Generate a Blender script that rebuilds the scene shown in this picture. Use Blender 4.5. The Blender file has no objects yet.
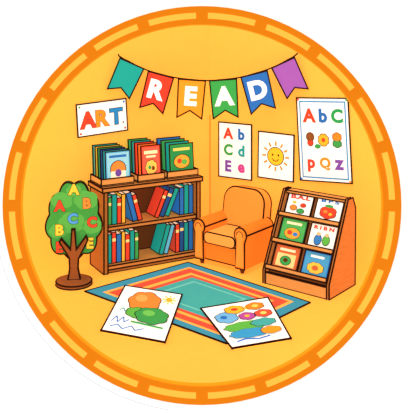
import bpy, math, random
from mathutils import Matrix, Vector
scene=bpy.context.scene
scene.view_settings.view_transform='Standard'
scene.view_settings.look='None'
PI=math.pi
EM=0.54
# ---------------------------------------------------------------- materials
def lin(h):
    h=h.lstrip('#')
    o=[]
    for i in (0,2,4):
        c=int(h[i:i+2],16)/255
        o.append(c/12.92 if c<=.04045 else ((c+.055)/1.055)**2.4)
    return (*o,1)
_m={}
def mat(h,em=None,grain=False):
    key=(h,em,grain)
    if key in _m: return _m[key]
    m=bpy.data.materials.new('paint_'+h.strip('#')+('_grain' if grain else ''))
    m.use_nodes=True
    nt=m.node_tree; b=nt.nodes['Principled BSDF']
    b.inputs['Roughness'].default_value=.9
    b.inputs['Specular IOR Level'].default_value=0.0
    c=lin(h)
    b.inputs['Base Color'].default_value=c
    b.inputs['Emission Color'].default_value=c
    b.inputs['Emission Strength'].default_value=EM if em is None else em  # every paint glows by itself, filling in for light in the room
    tc=nt.nodes.new('ShaderNodeTexCoord')
    mp=nt.nodes.new('ShaderNodeMapping')
    mp.inputs['Scale'].default_value=(2,2,22) if grain else (3,3,3)
    nz=nt.nodes.new('ShaderNodeTexNoise'); nz.inputs['Scale'].default_value=3
    cr=nt.nodes.new('ShaderNodeValToRGB')
    k=.86 if grain else .98
    cr.color_ramp.elements[0].position=.35; cr.color_ramp.elements[1].position=.65
    cr.color_ramp.elements[0].color=(c[0]*k,c[1]*k,c[2]*k,1)
    cr.color_ramp.elements[1].color=c
    nt.links.new(tc.outputs['Object'],mp.inputs['Vector'])
    nt.links.new(mp.outputs[0],nz.inputs['Vector'])
    nt.links.new(nz.outputs['Fac'],cr.inputs['Fac'])
    nt.links.new(cr.outputs[0],b.inputs['Base Color'])
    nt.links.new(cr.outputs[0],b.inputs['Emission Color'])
    _m[key]=m
    return m
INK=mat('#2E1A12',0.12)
WHITE='#FFFDF7'
R0=.0095
# ---------------------------------------------------------------- text cache
_t={}
def textgeo(s,off=.02):
    k=(s,off)
    if k in _t: return _t[k]
    cu=bpy.data.curves.new('t','FONT'); cu.body=s; cu.size=1; cu.offset=off; cu.resolution_u=4
    o=bpy.data.objects.new('t',cu); scene.collection.objects.link(o)
    bpy.context.view_layer.update()
    me=bpy.data.meshes.new_from_object(o.evaluated_get(bpy.context.evaluated_depsgraph_get()))
    v=[(p.co.x,p.co.y) for p in me.vertices]; f=[tuple(p.vertices) for p in me.polygons]
    bpy.data.objects.remove(o); bpy.data.curves.remove(cu); bpy.data.meshes.remove(me)
    _t[k]=(v,f); return _t[k]
def tbox(s,off=.02):
    v,f=textgeo(s,off)
    xs=[p[0] for p in v]; ys=[p[1] for p in v]
    return min(xs),max(xs),min(ys),max(ys)
# ---------------------------------------------------------------- mesh builder
class MB:
    def __init__(s): s.v=[];s.f=[];s.mi=[];s.ms=[];s.M=Matrix()
    def mid(s,m):
        if isinstance(m,str): m=mat(m)
        if m not in s.ms: s.ms.append(m)
        return s.ms.index(m)
    def add(s,vs,fs,m):
        b=len(s.v); i=s.mid(m)
        s.v+=[tuple(s.M@Vector(p)) for p in vs]
        for f in fs: s.f.append(tuple(b+j for j in f)); s.mi.append(i)
    def poly(s,pts,m): s.add(pts,[tuple(range(len(pts)))],m)
    def tube(s,pts,r=R0,m=None,closed=False,ref=None,n=6):
        m=m or INK
        P=[Vector(p) for p in pts]; N=len(P)
        if N==2 and not closed:
            t=(P[1]-P[0]).normalized(); P=[P[0]-t*r*.8,P[1]+t*r*.8]
        if ref is None:
            t=(P[1]-P[0]).normalized(); ref=Vector((0,0,1)) if abs(t.z)<.9 else Vector((1,0,0))
        ref=Vector(ref)
        vs=[]
        for i in range(N):
            a=P[i-1] if (i>0 or closed) else None
            c=P[(i+1)%N] if (i<N-1 or closed) else None
            t1=(P[i]-a).normalized() if a is not None else None
            t2=(c-P[i]).normalized() if c is not None else None
            if t1 is None: t=t2;k=1
            elif t2 is None: t=t1;k=1
            else:
                t=t1+t2
                t=t.normalized() if t.length>1e-6 else t1
                k=min(2.2,1/max(.3,t.dot(t1)))
            sd=t.cross(ref)
            if sd.length<1e-5: sd=t.orthogonal()
            sd.normalize(); up=sd.cross(t).normalized()
            for j in range(n):
                an=2*PI*j/n
                vs.append(P[i]+sd*(math.cos(an)*r*k)+up*(math.sin(an)*r))
        fs=[]
        for i in range(N if closed else N-1):
            a=i*n;b=((i+1)%N)*n
            for j in range(n): fs.append((a+j,a+(j+1)%n,b+(j+1)%n,b+j))
        if not closed: fs+= [tuple(range(n))[::-1],tuple(range((N-1)*n,N*n))]
        s.add(vs,fs,m)
    def hexa(s,c,m,ink=R0):
        s.add(c,[(3,2,1,0),(4,5,6,7),(0,1,5,4),(1,2,6,5),(2,3,7,6),(3,0,4,7)],m)
        if ink:
            for a,b in ((0,1),(1,2),(2,3),(3,0),(4,5),(5,6),(6,7),(7,4),(0,4),(1,5),(2,6),(3,7)):
                s.tube([c[a],c[b]],ink)
    def box(s,x0,x1,y0,y1,z0,z1,m,ink=R0):
        s.hexa([(x0,y0,z0),(x1,y0,z0),(x1,y1,z0),(x0,y1,z0),(x0,y0,z1),(x1,y0,z1),(x1,y1,z1),(x0,y1,z1)],m,ink)
    def prism(s,prof,y0,y1,m,ch=0,ink=R0,longs=(),back=True,mcap=None):
        n=len(prof)
        cx=sum(p[0] for p in prof)/n; cz=sum(p[1] for p in prof)/n
        rings=[]
        def ring(y,ins):
            o=[]
            for x,z in prof:
                d=math.hypot(x-cx,z-cz) or 1
                k=1-ins/d
                o.append((cx+(x-cx)*k,y,cz+(z-cz)*k))
            return o
        if ch: rings=[ring(y0,ch*1.0),ring(y0+ch*.35,ch*.3),ring(y0+ch,0),ring(y1-ch,0),ring(y1-ch*.35,ch*.3),ring(y1,ch)]
        else: rings=[ring(y0,0),ring(y1,0)]
        vs=[p for r in rings for p in r]; fs=[]
        for k in range(len(rings)-1):
            for i in range(n):
                fs.append((k*n+i,k*n+(i+1)%n,(k+1)*n+(i+1)%n,(k+1)*n+i))
        s.add(vs,fs,m)
        s.poly(rings[0][::-1],mcap or m); s.poly(rings[-1],m)
        if ink:
            s.tube(ring(y0+(ch*.5 if ch else 0),ch*.15),ink,closed=True,ref=(0,1,0))
            if back: s.tube(ring(y1-(ch*.5 if ch else 0),ch*.15),ink,closed=True,ref=(0,1,0))
            for i in longs:
                x,z=prof[i]; s.tube([(x,y0+ch,z),(x,y1-ch,z)],ink)
    def ball(s,c,r,m,sx=1,sy=1,sz=1,nu=12,nv=8):
        vs=[];fs=[]
        for i in range(nv+1):
            th=PI*i/nv
            for j in range(nu):
                ph=2*PI*j/nu
                vs.append((c[0]+r*sx*math.sin(th)*math.cos(ph),c[1]+r*sy*math.sin(th)*math.sin(ph),c[2]+r*sz*math.cos(th)))
        for i in range(nv):
            for j in range(nu):
                fs.append((i*nu+j,(i+1)*nu+j,(i+1)*nu+(j+1)%nu,i*nu+(j+1)%nu))
        s.add(vs,fs,m)
    def lathe(s,prof,m,n=28,inks=()):
        vs=[(r*math.cos(2*PI*j/n),r*math.sin(2*PI*j/n),z) for r,z in prof for j in range(n)]
        fs=[]
        for k in range(len(prof)-1):
            for j in range(n): fs.append((k*n+j,k*n+(j+1)%n,(k+1)*n+(j+1)%n,(k+1)*n+j))
        fs+=[tuple(range(n))[::-1],tuple(range((len(prof)-1)*n,len(prof)*n))]
        s.add(vs,fs,m)
        for r,z in inks:
            s.tube([(r*math.cos(2*PI*j/n),r*math.sin(2*PI*j/n),z) for j in range(n)],R0,closed=True,ref=(0,0,1))
    def build(s,name,parent=None,loc=(0,0,0),rot=(0,0,0),**kw):
        me=bpy.data.meshes.new(name)
        me.from_pydata(s.v,[],s.f)
        for m in s.ms: me.materials.append(m)
        me.polygons.foreach_set('material_index',s.mi)
        me.update()
        o=bpy.data.objects.new(name,me)
        scene.collection.objects.link(o)
        o.location=loc;o.rotation_euler=rot
        if parent: o.parent=parent
        for k,v in kw.items(): o[k]=v
        return o
def empty(name,loc,rz=0,**kw):
    o=bpy.data.objects.new(name,None); o.empty_display_size=.1
    scene.collection.objects.link(o); o.location=loc; o.rotation_euler=(0,0,rz)
    for k,v in kw.items(): o[k]=v
    return o
class Art:
    def __init__(s,mb,F): s.mb=mb;s.F=F;s.L=1
    def pts(s,ps,m,layer=1): s.mb.poly([s.F(u,v,layer) for u,v in ps],m)
    def rect(s,u0,v0,u1,v1,m,layer=1): s.pts([(u0,v0),(u1,v0),(u1,v1),(u0,v1)],m,layer)
    def disc(s,u,v,ru,rv,m,layer=1,n=20,bump=0,amp=.12,ink=0):
        def ring(g):
            o=[]
            for i in range(n):
                a=2*PI*i/n
                k=1+(amp*abs(math.sin(bump*a/2)) if bump else 0)
                o.append((u+(ru*k+g)*math.cos(a),v+(rv*k+g*rv/ru)*math.sin(a)))
            return o
        if ink: s.pts(ring(ink),INK,layer); layer+=.5
        s.pts(ring(0),m,layer)
    def line(s,ps,w,m,layer=1,asp=1):
        for (a,b),(c,d) in zip(ps,ps[1:]):
            dx,dy=c-a,(d-b)*asp; l=math.hypot(dx,dy) or 1
            nx,ny=-dy/l*w/2,dx/l*w/2/asp
            s.pts([(a+nx,b+ny),(a-nx,b-ny),(c-nx,d-ny),(c+nx,d+ny)],m,layer)
    def text(s,t,u,v,hv,m,layer=1,asp=1,off=.025,wu=None,outline=0,rot=0):
        x0,x1,y0,y1=tbox(t,off)
        for (o2,mm,ly) in (([(off+outline,INK,layer)] if outline else [])+[(off,m,layer+.6)]):
            vs,fs=textgeo(t,o2)
            k=hv/(y1-y0); ku=k*asp
            if wu: ku=wu/(x1-x0)
            cx,cy=(x0+x1)/2,(y0+y1)/2
            c,sn=math.cos(rot),math.sin(rot)
            P=[]
            for x,y in vs:
                a,b=(x-cx),(y-cy); a,b=a*c-b*sn,a*sn+b*c
                P.append(s.F(u+a*ku,v+b*k,ly))
            s.mb.add(P,fs,mm)
# ---------------------------------------------------------------- setting
YEL='#FCBA49'
H=3.27
CORN=Vector((.047,10.76))
def wall(name,direction,length):
    mb=MB(); d=Vector(direction)
    a=CORN; b=CORN+d*length
    n=Vector((-d.y,d.x)) 
    if n.y<0:n=-n
    t=n*.1
    c=[(a.x,a.y,0),(b.x,b.y,0),(b.x+t.x,b.y+t.y,0),(a.x+t.x,a.y+t.y,0)]
    mb.hexa(c+[(p[0],p[1],3.6) for p in c],mat(YEL),0)
    return mb.build(name,kind='structure',label='plain golden yellow painted wall')
DL=(-.875,-.4833); DR=(.8575,-.5145)
wall('wall_left',DL,8.5); wall('wall_right',DR,8.0)
mb=MB(); mb.poly([(-7.6,6.62,0),(7.2,6.62,0),(CORN.x,CORN.y+.1,0)],mat(YEL))
mb.poly([(-7.6,6.62,-.1),(CORN.x,CORN.y+.1,-.1),(7.2,6.62,-.1)],mat(YEL))
mb.build('floor',kind='structure',label='plain golden yellow floor')
mb=MB(); mb.tube([(CORN.x,CORN.y-.012,0),(CORN.x,CORN.y-.012,1.72)],.006,mat('#B9741C'))
mb.build('trim_1',kind='structure',label='thin dark seam line in the wall corner')
PX=6.6/800
CX,CZ=-.037,H-204*PX
def annulus(mb,r0,r1,a0,a1,y0,y1,m,n=96,cx=0,cz=0):
    full=abs(a1-a0-2*PI)<1e-6
    vs=[];fs=[];N=n if full else n+1
    for i in range(N):
        a=a0+(a1-a0)*i/n
        c,sn=math.cos(a),math.sin(a)
        vs+=[(cx+r0*c,y0,cz+r0*sn),(cx+r1*c,y0,cz+r1*sn),(cx+r1*c,y1,cz+r1*sn),(cx+r0*c,y1,cz+r0*sn)]
    for i in range(n):
        a=4*i;b=4*((i+1)%N)
        fs+=[(a,a+1,b+1,b),(a+1,a+2,b+2,b+1),(a+2,a+3,b+3,b+2),(a+3,a,b,b+3)]
    if not full: fs+=[(0,3,2,1),(4*n,4*n+1,4*n+2,4*n+3)]
    mb.add(vs,fs,m)
mb=MB(); n=96; r=1.56
x0,x1,z0,z1=-8,8,-.6,3.6
inner=[];outer=[]
for i in range(n):
    a=2*PI*i/n; c,sn=math.cos(a),math.sin(a)
    inner.append((CX+r*c,CZ+r*sn))
    k=min(((x1-CX) if c>0 else (CX-x0))/max(abs(c),1e-9),((z1-CZ) if sn>0 else (CZ-z0))/max(abs(sn),1e-9))
    outer.append((CX+k*c,CZ+k*sn))
for y in (6.6,6.62):
    mb.add([(p[0],y,p[1]) for p in inner+outer],[(i,(i+1)%n,n+(i+1)%n,n+i) for i in range(n)],mat('#FFFFFF'))
mb.build('wall_front',kind='structure',label='plain white panel with a large round opening')
fr=empty('round_frame',(CX,6.6,CZ),label='round orange frame with lighter yellow dashes around a golden scene',category='frame')
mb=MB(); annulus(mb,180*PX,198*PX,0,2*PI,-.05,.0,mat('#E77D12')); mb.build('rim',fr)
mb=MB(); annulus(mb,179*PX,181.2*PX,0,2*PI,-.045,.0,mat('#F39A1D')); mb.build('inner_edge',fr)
NS=20
for i in range(NS):
    mb=MB(); a0=2*PI*(i+.1)/NS; a1=2*PI*(i+.9)/NS
    annulus(mb,185.5*PX,191.5*PX,a0,a1,-.056,-.045,mat('#FDBE45'),n=14)
    mb.build('light_dash',fr)
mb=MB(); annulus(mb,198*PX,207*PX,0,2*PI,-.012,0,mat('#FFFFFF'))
mb.tube([(208*PX*math.cos(a),-.006,208*PX*math.sin(a)) for a in [PI*1.03+PI*.42*i/40 for i in range(41)]],.005,mat('#CFCFCF'),ref=(0,1,0))  # grey arc: the border's soft shadow at lower left, drawn as colour
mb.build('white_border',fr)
# ---------------------------------------------------------------- rug
L,B,Rr,F=(-1.361,8.96),(-.23,9.947),(1.117,8.63),(.19,7.60)
def bil(c0,c1,c2,c3,z):
    def f(u,v,l=0):
        x=(1-u)*(1-v)*c0[0]+u*(1-v)*c1[0]+u*v*c2[0]+(1-u)*v*c3[0]
        y=(1-u)*(1-v)*c0[1]+u*(1-v)*c1[1]+u*v*c2[1]+(1-u)*v*c3[1]
        return (x,y,z+l*.0006)
    return f
mb=MB(); f=bil(F,Rr,B,L,.008)
mb.hexa([(p[0],p[1],.001) for p in (F,Rr,B,L)]+[(p[0],p[1],.008) for p in (F,Rr,B,L)],mat('#3E93AE'),.008)
A=Art(mb,f)
for i,(k,c) in enumerate(((.075,'#F9B250'),(.10,'#E2553E'),(.165,'#F9B250'),(.20,'#E2553E'),(.235,'#45A9A6'))):
    A.rect(k,k,1-k,1-k,c,i+1)
A.rect(.29,.29,.71,.71,'#6CC3B8',7)
A.rect(.31,.31,.69,.69,'#45A9A6',8)
mb.build('rug',label='rectangular rug with blue, yellow, coral borders and teal centre',category='rug')
# ---------------------------------------------------------------- bookcase
SA=math.atan2(.4833,.8755)
SL=Vector((-1.219,9.513,0))
SM=Matrix.Translation(SL)@Matrix.Rotation(SA,4,'Z')
W,D,HT=1.30,.45,1.03
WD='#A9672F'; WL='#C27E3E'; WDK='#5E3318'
bc=empty('bookcase',SL,SA,label='brown wooden two-tier bookcase filled with colourful books',category='bookcase')
for x in (0,W-.05):
    mb=MB(); mb.box(x,x+.05,0,D,0,HT-.05,mat(WD,None,True)); mb.build('side_panel',bc)
mb=MB(); mb.box(-.025,W+.025,-.02,D,HT-.05,HT,mat(WL,None,True)); mb.build('top_board',bc)
mb=MB(); mb.box(.05,W-.05,D-.03,D-.005,.08,HT-.05,mat(WDK)); mb.build('back_panel',bc)  # dark brown puts the shade inside the shelves into the panel colour
mb=MB(); mb.box(.05,W-.05,.01,D-.03,.51,.555,mat(WL,None,True)); mb.build('shelf_board',bc)
mb=MB(); mb.box(.05,W-.05,.01,D-.03,.045,.09,mat(WL,None,True)); mb.build('shelf_board',bc)
mb=MB(); mb.box(.05,W-.05,.03,.06,0,.045,mat(WD,None,True)); mb.build('plinth',bc)
CN={'teal':'#1F9F97','red':'#D8452F','blue':'#2C6FBB','yellow':'#F5B83B','green':'#3F9E50','navy':'#24508E','orange':'#EA7B2C','sky':'#5CB4D6'}
def shelfbook(x,z,t,h,c,ang=0,grp=''):
    mb=MB()
    d=.25
    if ang>0: a0,a1=-t,0
    else: a0,a1=0,t
    mb.box(a0,a1,0,d,0,h,mat(CN[c]),.0062)
    mb.box(a0+.008,a1-.008,.01,d-.006,h-.004,h+.003,mat('#FFF3D6'),0)
    if c in ('navy','red','green'): mb.box(a0+.006,a1-.006,-.002,0,h*.70,h*.80,mat('#F8D98C'),0)
    M=SM@Matrix.Translation((x,.07,z))@Matrix.Rotation(ang,4,'Y')
    o=mb.build('book',label=('leaning ' if ang else 'upright ')+c+' hardcover book in the wooden bookcase',category='book',group=grp)
    o.matrix_world=M
def row(z,lu,ll,lr,ur,grp,ta=13,tb=20):
    x=.066
    for c,t,h in lu: shelfbook(x,z,t,h,c,0,grp); x+=t+.003
    X=x
    if ll:
        th=math.radians(ta); x=X+ll[0][2]*math.sin(th)+.004
        for c,t,h in ll: shelfbook(x,z,t,h,c,-th,grp); x+=t/math.cos(th)+.004
    x=W-.066
    for c,t,h in ur: shelfbook(x-t,z,t,h,c,0,grp); x-=t+.003
    if lr:
        th=math.radians(tb); x=x-lr[0][2]*math.sin(th)-.004
        for c,t,h in lr: shelfbook(x,z,t,h,c,th,grp); x-=t/math.cos(th)+.004
row(.5635,[('green',.06,.33),('teal',.065,.36),('red',.055,.31),('yellow',.05,.35)],
    [('blue',.065,.36),('red',.055,.33)],
    [('teal',.06,.36),('navy',.065,.37),('red',.055,.35)],[('blue',.06,.36),('teal',.065,.37),('blue',.06,.34)],'books on the upper shelf',15,24)
row(.0985,[('teal',.06,.35),('red',.055,.37),('blue',.065,.34),('yellow',.045,.36),('red',.06,.32),('teal',.06,.36),('green',.05,.33)],
    [],
    [('sky',.055,.36),('teal',.06,.37)],[('blue',.065,.37),('teal',.06,.36),('navy',.06,.37),('red',.055,.35)],'books on the lower shelf',13,17)
def topgroup(cx,w,cols,artf,lab,hh=.38):
    T=SM@Matrix.Translation((cx,.20,HT+.012))
    mb=MB(); y0,y1=-.17,.19; c=mat('#DD9850',None,True)
    mb.box(-w/2,w/2,y0,y1,0,.015,c,.006)
    mb.box(-w/2,w/2,y0,y0+.015,.015,.085,c,.007); mb.box(-w/2,w/2,y1-.015,y1,.015,.085,c,.007)
    mb.box(-w/2,-w/2+.015,y0+.015,y1-.015,.015,.085,c,.007); mb.box(w/2-.015,w/2,y0+.015,y1-.015,.015,.085,c,.007)
    o=mb.build('book_tray',label='light wooden tray holding picture books on the bookcase',category='tray',group='book trays on the bookcase'); o.matrix_world=T
    n=len(cols); bw=w-.10
    for i,cn in enumerate(cols):
        y=y1-.055-i*(.30/(n)) ; xo=-.032+ .064*i/(n-1)
        h=hh-.05*i/(n-1)
        t=.03
        mb=MB()
        base=mat(CN.get(cn,cn))
        mb.box(-bw/2,bw/2,0,.007,0,h,base,.007)
        mb.box(-bw/2,bw/2,t-.007,t,0,h,base,0)
        mb.box(-bw/2,-bw/2+.008,0,t,0,h,base,.0)
        if i==n-1:
            A=Art(mb,lambda u,v,l,bw=bw,h=h:(-bw/2+u*bw,-.001-l*.0012,v*h)); artf(A,h/bw)
        o=mb.build('book',label=(lab if i==n-1 else cn+' picture book standing in a wooden tray'),category='book',group='picture books on top of the bookcase')
        o.matrix_world=T@Matrix.Translation((xo,y,.022))@Matrix.Rotation(math.radians(-5),4,'X')
        pg=MB(); pg.box(-bw/2+.010,bw/2-.004,.0085,t-.0085,.004,h-.008,mat('#FFF1CF'),0); pg.build('pages',o)
def art1(A,asp):
    A.rect(.06,.05,.94,.95,'#8FD0E4',1); A.disc(.5,.42,.30,.26,'#F08A3C',2,ink=.03); A.rect(.2,.06,.8,.36,'#FFF3D6',3)
    A.disc(.5,.30,.13,.12,'#6B4AA0',4); A.rect(.15,.80,.85,.88,'#2C6FBB',2)
def art2(A,asp):
    A.rect(.06,.05,.94,.95,'#E8604A',1); A.rect(.15,.74,.85,.84,'#FFE9B8',2); A.rect(.25,.63,.75,.69,'#FFE9B8',2)
    A.disc(.5,.33,.27,.2,'#F9C65A',2,ink=.03,bump=7,n=42); A.disc(.42,.33,.08,.06,'#3F9E50',4); A.disc(.6,.30,.08,.07,'#7A3D1E',4)
def art3(A,asp):
    A.rect(.06,.05,.94,.95,'#2F8F4E',1); A.rect(.15,.78,.85,.87,'#F9D66A',2)
    A.disc(.5,.42,.33,.22,'#F5A93B',2,ink=.03); A.disc(.4,.44,.1,.08,'#D8452F',4); A.disc(.6,.40,.12,.09,'#5DB54A',4)
topgroup(.19,.42,['teal','yellow','green','navy','teal','sky'],art1,'light blue picture book with an orange arch on its cover',.42)
topgroup(.635,.36,['green','teal','red','orange','red'],art2,'coral red picture book with a cream title and flower',.45)
topgroup(1.07,.43,['blue','green','teal','green'],art3,'green picture book with an orange oval picture',.43)
# ---------------------------------------------------------------- tree
K=9.21/800
TR=empty('reading_tree',(-1.526,9.21,0),math.radians(6),label='green cut-out alphabet tree on a round brown base',category='tree decoration')
mb=MB(); mb.lathe([(.205,0.004),(.205,.04),(.17,.065),(.08,.075)],mat('#8A4F28',None,True),inks=((.205,.04),(.205,.006)));mb.build('base',TR)
def zt(py): return H-py*K
mb=MB()
prof=[]; NN=120
czt=zt(220)
for i in range(NN):
    a=2*PI*i/NN+PI/2
    k=1+.13*abs(math.sin(9*(a-PI/2)/2))
    wv=.285-(.03*math.sin(a) )
    prof.append((wv*k*math.cos(a),czt+.405*k*math.sin(a)))
mb.prism(prof,-.02,.05,mat('#3E9442'),.015,.0105)
A=Art(mb,lambda u,v,l:((u-74)*K,-.0215-l*.0015,zt(v)))
for u,v,r in ((62,200,10),(86,200,11),(72,222,12),(92,226,9),(58,230,8),(74,190,7)):
    A.disc(u,v,r,r*.8,'#52A84C',.4,bump=5,n=30)
for t,u,v,c in (('A',74,189,'#F7C843'),('A',60,205,'#E5472F'),('B',87,203,'#F08A3C'),('C',73,218,'#4B9BE4'),('C',92,222,'#E5472F'),('B',60,229,'#F7C843'),('E',60,246,'#E5472F'),('E',90,243,'#F7C843')):
    A2=Art(mb,lambda uu,vv,l:(uu,-.0225-l*.002,vv)); A2.text(t,(u-74)*K,zt(v),.125,c,1,off=.05,outline=.03)
mb.build('foliage',TR)
mb=MB()
tp=[(-.065,.07),(-.045,.2),(-.05,zt(256)),(-.16,zt(240)),(-.14,zt(237)),(-.035,zt(248)),(-.02,zt(228)),(.012,zt(228)),(.03,zt(248)),(.14,zt(235)),(.16,zt(239)),(.055,zt(257)),(.05,.2),(.075,.07)]
mb.prism(tp,-.07,-.03,mat('#8A4F28',None,True),0,.0095)
mb.box(-.05,.05,-.03,.04,.07,.30,mat('#8A4F28',None,True),0.006)
mb.build('trunk',TR)
# ---------------------------------------------------------------- armchair
CA=math.radians(-38)
ch=empty('armchair',(.363,9.985,0),CA,label='plump orange upholstered armchair with rolled arms',category='armchair')
def S(o): return o
def rr(x0,x1,z0,z1,r,n=6,rb=None):
    rb=r if rb is None else rb
    o=[]
    for cx,cz,a0,q in ((x1-rb,z0+rb,-PI/2,rb),(x1-r,z1-r,0,r),(x0+r,z1-r,PI/2,r),(x0+rb,z0+rb,PI,rb)):
        for i in range(n+1):
            a=a0+PI/2*i/n; o.append((cx+q*math.cos(a),cz+q*math.sin(a)))
    return o
CS=Matrix.Scale(1.05,4)
CB='#E27F28'; CL='#EF943A'
mb=MB(); mb.M=CS@Matrix.Translation((0,.15,.25))@Matrix.Rotation(math.radians(-9),4,'X')
mb.prism(rr(-.30,.30,0,.60,.17,8,.04),-.07,.13,mat(CL),.05,.0105)
mb.build('backrest',ch)
mb=MB(); mb.M=CS; mb.prism(rr(-.25,.25,.07,.27,.03,3),-.29,.26,mat(CB),.01,.0095); mb.build('base',ch)
mb=MB(); mb.M=CS; mb.prism(rr(-.225,.225,.275,.40,.05,5),-.335,.10,mat('#F4A24A'),.03,.0095,longs=(6,)); mb.build('seat_cushion',ch)  # lighter orange than the base: seat highlight put into the colour
for sgn in (-1,1):
    mb=MB(); mb.M=CS
    p=[(.235,.06),(.355,.06),(.36,.36)]
    for i in range(15):
        a=-.5+ (PI+1.0)*i/14
        p.append((.30+.088*math.cos(a),.445+.088*math.sin(a)))
    p.append((.238,.38))
    if sgn<0: p=[(-x,zz) for x,zz in p][::-1]
    idx=[i for i,(x,zz) in enumerate(p)]
    mx=max(idx,key=lambda i:p[i][0]); mn=min(idx,key=lambda i:p[i][0])
    mb.prism(p,-.335,.24,mat(CB),.03,.0105,longs=(mx,mn),mcap=mat(CL))
    mb.tube([(sgn*(.30+.045*math.cos(a)),-.338,.445+.045*math.sin(a)) for a in [-.3+PI*1.1*i/12 for i in range(13)]],.006,mat('#8A4A1E'),ref=(0,1,0))
    mb.build('armrest',ch)
for x in (-.29,.29):
    for y in (-.27,.20):
        mb=MB(); mb.M=CS@Matrix.Translation((x,y,0)); mb.lathe([(.02,0.002),(.035,.065)],mat('#5A2F17'),12); mb.build('leg',ch)
# ---------------------------------------------------------------- display rack
RA=math.atan2(-.524,.671); RL=Vector((.653,9.244,0))
RM=Matrix.Translation(RL)@Matrix.Rotation(RA,4,'Z')
RW=.865
rk=empty('display_rack',RL,RA,label='tan wooden sloping display rack holding picture books',category='book display rack')
sideprof=[(0,0),(.60,0),(.615,.88),(.55,1.01),(.44,1.01),(.0,.16)]
for x in (0,RW-.03):
    mb=MB()
    mb.M=Matrix(((0,1,0,0),(1,0,0,0),(0,0,1,0),(0,0,0,1)))
    mb.prism(sideprof,x,x+.03,mat('#B8733A',None,True),0,.0095); mb.build('side_panel',rk)
AL=math.atan2(.44,.85)
IM=Matrix.Translation((0,.055,.13))@Matrix.Rotation(-AL,4,'X')
SLn=math.hypot(.44,.85)
mb=MB(); mb.M=IM; mb.box(.032,RW-.032,.02,.04,0,SLn-.02,mat('#8A5128'),.006); mb.build('back_board',rk)
mb=MB(); mb.box(.032,RW-.032,.005,.03,.0,.13,mat('#D4924F',None,True),.0085); mb.build('kickboard',rk)
mb=MB(); mb.box(.032,RW-.032,.455,.57,.965,.995,mat('#D4924F',None,True),.008); mb.build('top_board',rk)
steps=[.02,.33,.64]
for s in steps:
    mb=MB(); mb.M=IM
    mb.box(.034,RW-.034,-.07,.018,s,s+.02,mat('#D4924F',None,True),.006)
    mb.box(.034,RW-.034,-.085,-.07,s,s+.045,mat('#D4924F',None,True),.008)
    mb.build('ledge',rk)
def c11(A,q):
    A.text('B.A.L',.5,.82,.18,'#C8402C',1,asp=q,wu=.78,off=.05); A.disc(.3,.35,.13,.11,'#E08A3C',1,ink=.02); A.disc(.66,.5,.10,.08,'#D8452F',1,ink=.02); A.disc(.6,.25,.14,.1,'#3F9E50',1,ink=.02);A.disc(.3,.58,.08,.06,'#F5B83B',1)
def c12(A,q):
    A.text('B P S',.5,.86,.15,'#2C6FBB',1,asp=q,wu=.68,off=.05); A.disc(.5,.40,.28,.23,'#E5472F',1,ink=.025,bump=6,n=36); A.disc(.5,.66,.16,.06,'#3F9E50',3); A.disc(.40,.42,.08,.07,'#F08A3C',3);A.disc(.6,.34,.07,.06,'#F5B83B',3)
def c21(A,q):
    A.rect(.05,.05,.95,.95,'#4FAE5B',1); A.disc(.5,.40,.30,.22,'#F5A93B',2,ink=.02); A.disc(.4,.42,.1,.09,'#D8452F',4); A.rect(.2,.76,.8,.86,'#FFF0C8',2); A.disc(.63,.38,.1,.08,'#3B7FC4',4)
def c22(A,q):
    A.text('R I B N',.5,.85,.15,'#D8452F',1,asp=q,wu=.76,off=.05); A.disc(.35,.36,.13,.2,'#3B7FC4',1,ink=.02); A.disc(.66,.38,.13,.18,'#5DB54A',1,ink=.02); A.disc(.35,.60,.08,.07,'#F2B98A',2); A.disc(.66,.60,.08,.07,'#F2B98A',2)
def c31(A,q):
    A.rect(.05,.05,.95,.95,'#C9683A',1); A.rect(.14,.14,.86,.66,'#F9D48A',2); A.disc(.5,.38,.2,.18,'#3F9E50',3,ink=.02); A.disc(.5,.40,.09,.08,'#5A2F17',5); A.rect(.2,.76,.8,.86,'#FFF0C8',2)
def c32(A,q):
    A.rect(.05,.05,.95,.95,'#4A9FD0',1); A.disc(.5,.36,.28,.20,'#F5C24A',2,ink=.02,bump=8,n=40); A.disc(.5,.36,.12,.1,'#C9683A',4); A.rect(.25,.76,.75,.85,'#FFFFFF',2)
cards=[(2,0,c11,WHITE,'white picture book with letters and small red and green fruit'),(2,1,c12,WHITE,'white picture book with a big red fruit'),
(1,0,c21,'#2F8F4E','green picture book with an orange picture'),(1,1,c22,WHITE,'white picture book with two small figures'),
(0,0,c31,'#9A4A26','brown picture book with a cream and green picture'),(0,1,c32,'#2C6FBB','blue picture book with a yellow flower')]
for r_,c_,af,col,lab in cards:
    w=.34; h=.28
    mb=MB(); mb.box(0,w,0,.018,0,h,mat(col),.008)
    af(Art(mb,lambda u,v,l:(u*w,-.002-l*.0015,v*h)),h/w)
    o=mb.build('book',label=lab,category='book',group='picture books on the display rack')
    o.matrix_world=RM@IM@Matrix.Translation((.064+c_*.392,-.012,steps[r_]+.03))
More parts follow.
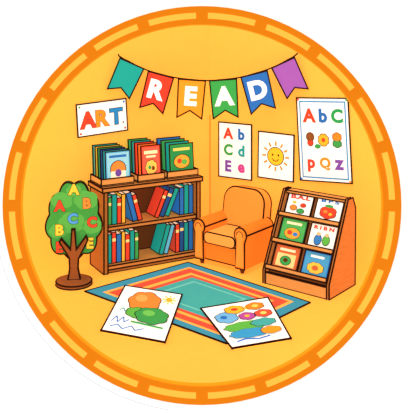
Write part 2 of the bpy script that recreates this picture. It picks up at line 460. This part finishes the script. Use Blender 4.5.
# ---------------------------------------------------------------- wall papers
def paper(name,side,s,z_,w,h,rot,lab,artf,cat='poster'):
    if side=='R':
        p=CORN+Vector(DR)*s; rz=math.atan2(DR[1],DR[0]); 
    else:
        p=CORN+Vector(DL)*s; rz=math.atan2(.4833,.875)
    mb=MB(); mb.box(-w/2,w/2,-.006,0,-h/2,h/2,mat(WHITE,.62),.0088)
    artf(Art(mb,lambda u,v,l:((u-.5)*w,-.0085-l*.002,(v-.5)*h)),h/w)
    o=mb.build(name,label=lab,category=cat)
    o.matrix_world=Matrix.Translation((p.x,p.y,z_))@Matrix.Rotation(rz,4,'Z')@Matrix.Translation((0,-.012,0))@Matrix.Rotation(-math.radians(rot),4,'Y')
    return o
def tacks(o,w,h,cols,inset=.035):
    for (a,b),c in zip(((-1,1),(1,1),(-1,-1),(1,-1)),cols):
        mb=MB(); mb.ball((a*(w/2-inset),-.014,b*(h/2-inset)),.014,mat(c),sy=.6); mb.build('push_pin',o)
def aART(A,q):
    for t,u,c in (('A',.21,'#E5472F'),('R',.50,'#F2922B'),('T',.78,'#2F86C6')): A.text(t,u,.49,.52,c,1,asp=q,off=.045,outline=.02)
    A.disc(.92,.27,.018,.03,INK,1)
o=paper('poster','L',1.55,1.80,.66,.40,3.5,'white paper sign reading ART pinned with coloured pins',aART); tacks(o,.66,.40,['#3F9E50','#2C6FBB','#E5472F','#E5472F'])
def aAB(A,q):
    for t,u,v,c in (('A',.30,.81,'#E5472F'),('b',.70,.81,'#2C6FBB'),('C',.30,.51,'#3F9E50'),('d',.70,.51,'#2FA0A0'),('E',.30,.21,'#7A4FA8'),('e',.70,.19,'#C4458F')):
        A.text(t,u,v,.21 if t!='e' else .16,c,1,asp=q,off=.045)
paper('poster','R',.393,1.283,.49,.72,0,'white poster with coloured letters A b C d E e',aAB)
def aSun(A,q):
    for i in range(12):
        a=2*PI*i/12; r0,r1=.27,.38
        A.line([(.5+r0*math.cos(a),.5+r0*math.sin(a)/q),(.5+r1*math.cos(a),.5+r1*math.sin(a)/q)],.045,'#F08A2C',1,q)
    A.disc(.5,.5,.22,.22/q,'#FBC531',1,ink=.02,n=28)
    for u in (.42,.58): A.disc(u,.53,.022,.026,INK,3)
    A.line([(.41,.45),(.45,.41),(.5,.395),(.55,.41),(.59,.45)],.02,INK,3,q)
paper('poster','R',.989,1.27,.50,.59,-1,'white poster with a smiling yellow sun',aSun)
def aBig(A,q):
    A.rect(.05,.035,.95,.965,'#3A93C4',1); A.rect(.075,.052,.925,.948,'#FDFEFE',2)
    for t,u,c in (('A',.24,'#E5472F'),('b',.51,'#2C6FBB'),('C',.78,'#2F9F5A')): A.text(t,u,.79,.17,c,3,asp=q,off=.045)
    for t,u,v,h,c in (('p',.24,.185,.15,'#E5472F'),('Q',.51,.215,.155,'#F2922B'),('z',.78,.21,.12,'#7A4FA8')): A.text(t,u,v,h,c,3,asp=q,off=.045)
    A.disc(.24,.53,.07,.05,'#8A5128',3,ink=.012); A.disc(.24,.46,.05,.035,'#E5472F',3,ink=.012)
    A.disc(.5,.50,.09,.065,'#F7B733',4,ink=.012,bump=8,n=40); A.disc(.5,.50,.035,.025,'#E5472F',6)
    A.disc(.76,.54,.075,.045,'#F08A2C',3,ink=.012,bump=6,n=36); A.disc(.76,.46,.075,.04,'#3F9E50',3,ink=.012,bump=6,n=36); A.disc(.38,.42,.06,.028,'#3F9E50',3)
o=paper('poster','R',1.648,1.54,.684,1.03,3,'blue-bordered white alphabet poster with letters, flower and fruit',aBig)
tacks(o,.684,1.03,['#E5472F','#3F9E50','#2C6FBB','#F2922B'],.02)
# ---------------------------------------------------------------- bunting
YB=10.02; KB=YB/800
bn=empty('bunting',(0,YB,0),label='string of colourful pennants spelling READ hung between two walls',category='bunting')
sx=[(119,56),(128,61),(145,70),(175,78),(207,81),(239,78),(270,69),(288,60),(297,54)]
def W3(px,py): return ((px-206.5)*KB,0,H-py*KB)
def sag(px):
    for (a,b),(c,d) in zip(sx,sx[1:]):
        if a<=px<=c: return b+(d-b)*(px-a)/(c-a)
    return 55
xs=[119+178*i/40 for i in range(41)]
def sm(px): return sum(sag(min(297,max(119,px+k))) for k in (-8,-4,0,4,8))/5
mb=MB(); pts=[Vector(W3(x,sm(x))) for x in xs]
pts[0]=Vector(W3(119,56)); pts[-1]=Vector(W3(297,54))
pts=[pts[0]+Vector((-.015,.055,.015))]+pts+[pts[-1]+Vector((.015,.045,.015))]
mb.tube(pts,.009,ref=(0,0,1)); mb.build('string',bn)
flags=[(132,63,26,33,24,'#22A39A',''),(161,75,26,37,15,'#DF4330','R'),(192,80,27,38,4,'#F59B2B','E'),(223,80,27,38,-4,'#3DA550','A'),(254,74.5,27,38,-14,'#2F6FC0','D'),(283,63,25,34,-25,'#9A5CB8','')]
for px,py,w,h,rt,c,t in flags:
    mb=MB(); w*=KB;h*=KB
    prof=[(-w/2,0),(w/2,0),(w/2*.92,-h),(0,-h*.80),(-w/2*.92,-h)]
    mb.prism(prof,-.008,.008,mat(c),0,.0085)
    if t: Art(mb,lambda u,v,l:(u,-.0095-l*.002,v)).text(t,0,-h*.42,.245,'#FFFFFF',1,off=.05)
    o=mb.build('pennant',bn,label=('pennant lettered '+t) if t else 'plain pennant')
    o.location=Vector(W3(px,sm(px)))+Vector((0,-.012,-.004)); o.rotation_euler=(0,math.radians(rt),0)
# ---------------------------------------------------------------- floor drawings
def drawing(cs,lab,af):
    c=[( (px-206.5)/800*(H*800/py), H*800/py) for px,py in cs]
    mx=sum(p[0] for p in c)/4; my=sum(p[1] for p in c)/4
    c=[(p[0]-mx,p[1]-my) for p in c]
    mb=MB(); z=.004
    q=[c[3],c[2],c[1],c[0]]
    mb.hexa([(p[0],p[1],0) for p in q]+[(p[0],p[1],z) for p in q],mat(WHITE,.62),.009)
    f=bil(*q,z+.001)
    af(Art(mb,lambda u,v,l:f(u,v,l*2+4)),1.0)
    mb.build('drawing',loc=(mx,my,.0235),label=lab,category="child's drawing",group='drawings on the rug')
def d1(A,q):
    A.line([(.08,.20),(.13,.32),(.18,.20),(.24,.32),(.28,.22),(.34,.28)],.018,'#3B7FC4',1)
    A.line([(.10,.10),(.2,.16),(.3,.09),(.42,.17),(.5,.1),(.62,.16)],.018,'#3B7FC4',1)
    A.line([(.12,.44),(.17,.50),(.22,.43),(.27,.5)],.018,'#2FA0A0',1)
    A.disc(.45,.70,.24,.20,'#F08A3C',1,ink=.015,bump=7,n=42)
    A.disc(.38,.76,.10,.08,'#F7A95A',3)
    A.disc(.42,.44,.17,.10,'#5DB54A',3,ink=.015,bump=6,n=36)
    A.disc(.66,.42,.24,.15,'#3F9E50',5,ink=.015,bump=7,n=42)
    A.disc(.60,.46,.10,.06,'#6CC15A',7)
    A.line([(.38,.25),(.90,.22)],.03,'#3F9E50',4)
    for i in range(8):
        a=2*PI*i/8; A.line([(.83+.06*math.cos(a),.82+.06*math.sin(a)),(.83+.12*math.cos(a),.82+.10*math.sin(a))],.022,'#F7B733',1)
    A.disc(.83,.82,.055,.05,'#F7B733',1)
def d2(A,q):
    A.disc(.24,.66,.15,.12,'#6EB4E6',1,ink=.012,bump=6,n=36); A.disc(.20,.67,.05,.04,'#2F6FC0',3)
    A.disc(.42,.82,.13,.09,'#F7B733',2,ink=.012,bump=6,n=36); A.disc(.42,.82,.05,.035,'#E5472F',4)
    A.pts([(.55,.82),(.62,.88),(.62,.76)],'#F7B733',2)
    A.disc(.74,.83,.12,.08,'#F08A2C',2,ink=.012,bump=6,n=36); A.disc(.74,.83,.05,.035,'#F9D66A',4)
    A.disc(.80,.63,.12,.08,'#E5573F',2,ink=.012,bump=6,n=36); A.disc(.80,.63,.05,.035,'#F9D66A',4)
    A.disc(.54,.62,.11,.08,'#B04FA0',2,ink=.012,bump=6,n=36); A.disc(.54,.62,.04,.03,'#F7B733',4)
    A.disc(.44,.40,.32,.10,'#5DB54A',2,ink=.012,bump=9,n=54)
    A.disc(.72,.42,.18,.08,'#45A9A6',5,ink=.012,bump=7,n=42)
    A.disc(.42,.23,.30,.09,'#3B9BD0',5,ink=.012,bump=9,n=54)
    A.disc(.76,.22,.15,.07,'#F59B2B',8,ink=.012,bump=6,n=36)
    A.line([(.14,.10),(.3,.13),(.5,.09),(.7,.12)],.025,'#2F6FC0',2)
drawing([(125,288),(182,297),(165,345),(101,333)],"child's drawing of an orange tree, green bushes and sun",d1)
drawing([(201,311),(268,300),(291,341),(232,351)],"child's drawing of colourful blobs, fish and green waves",d2)
# ---------------------------------------------------------------- light
w=bpy.data.worlds.new('world'); scene.world=w; w.use_nodes=True
w.node_tree.nodes['Background'].inputs[0].default_value=(1,1,1,1)
w.node_tree.nodes['Background'].inputs[1].default_value=.55
sd=bpy.data.lights.new('sun','SUN'); sd.energy=.45; sd.angle=math.radians(25)
so=bpy.data.objects.new('sun',sd); scene.collection.objects.link(so)
so.rotation_euler=(math.radians(28),math.radians(-14),0)
# ---------------------------------------------------------------- camera
cd=bpy.data.cameras.new('camera'); cam=bpy.data.objects.new('camera',cd); scene.collection.objects.link(cam)
cam.location=(0,0,H); cam.rotation_euler=(PI/2,0,0)
cd.sensor_width=36; cd.lens=36*800/413; cd.shift_y=-.5
cd.clip_end=100
scene.camera=cam
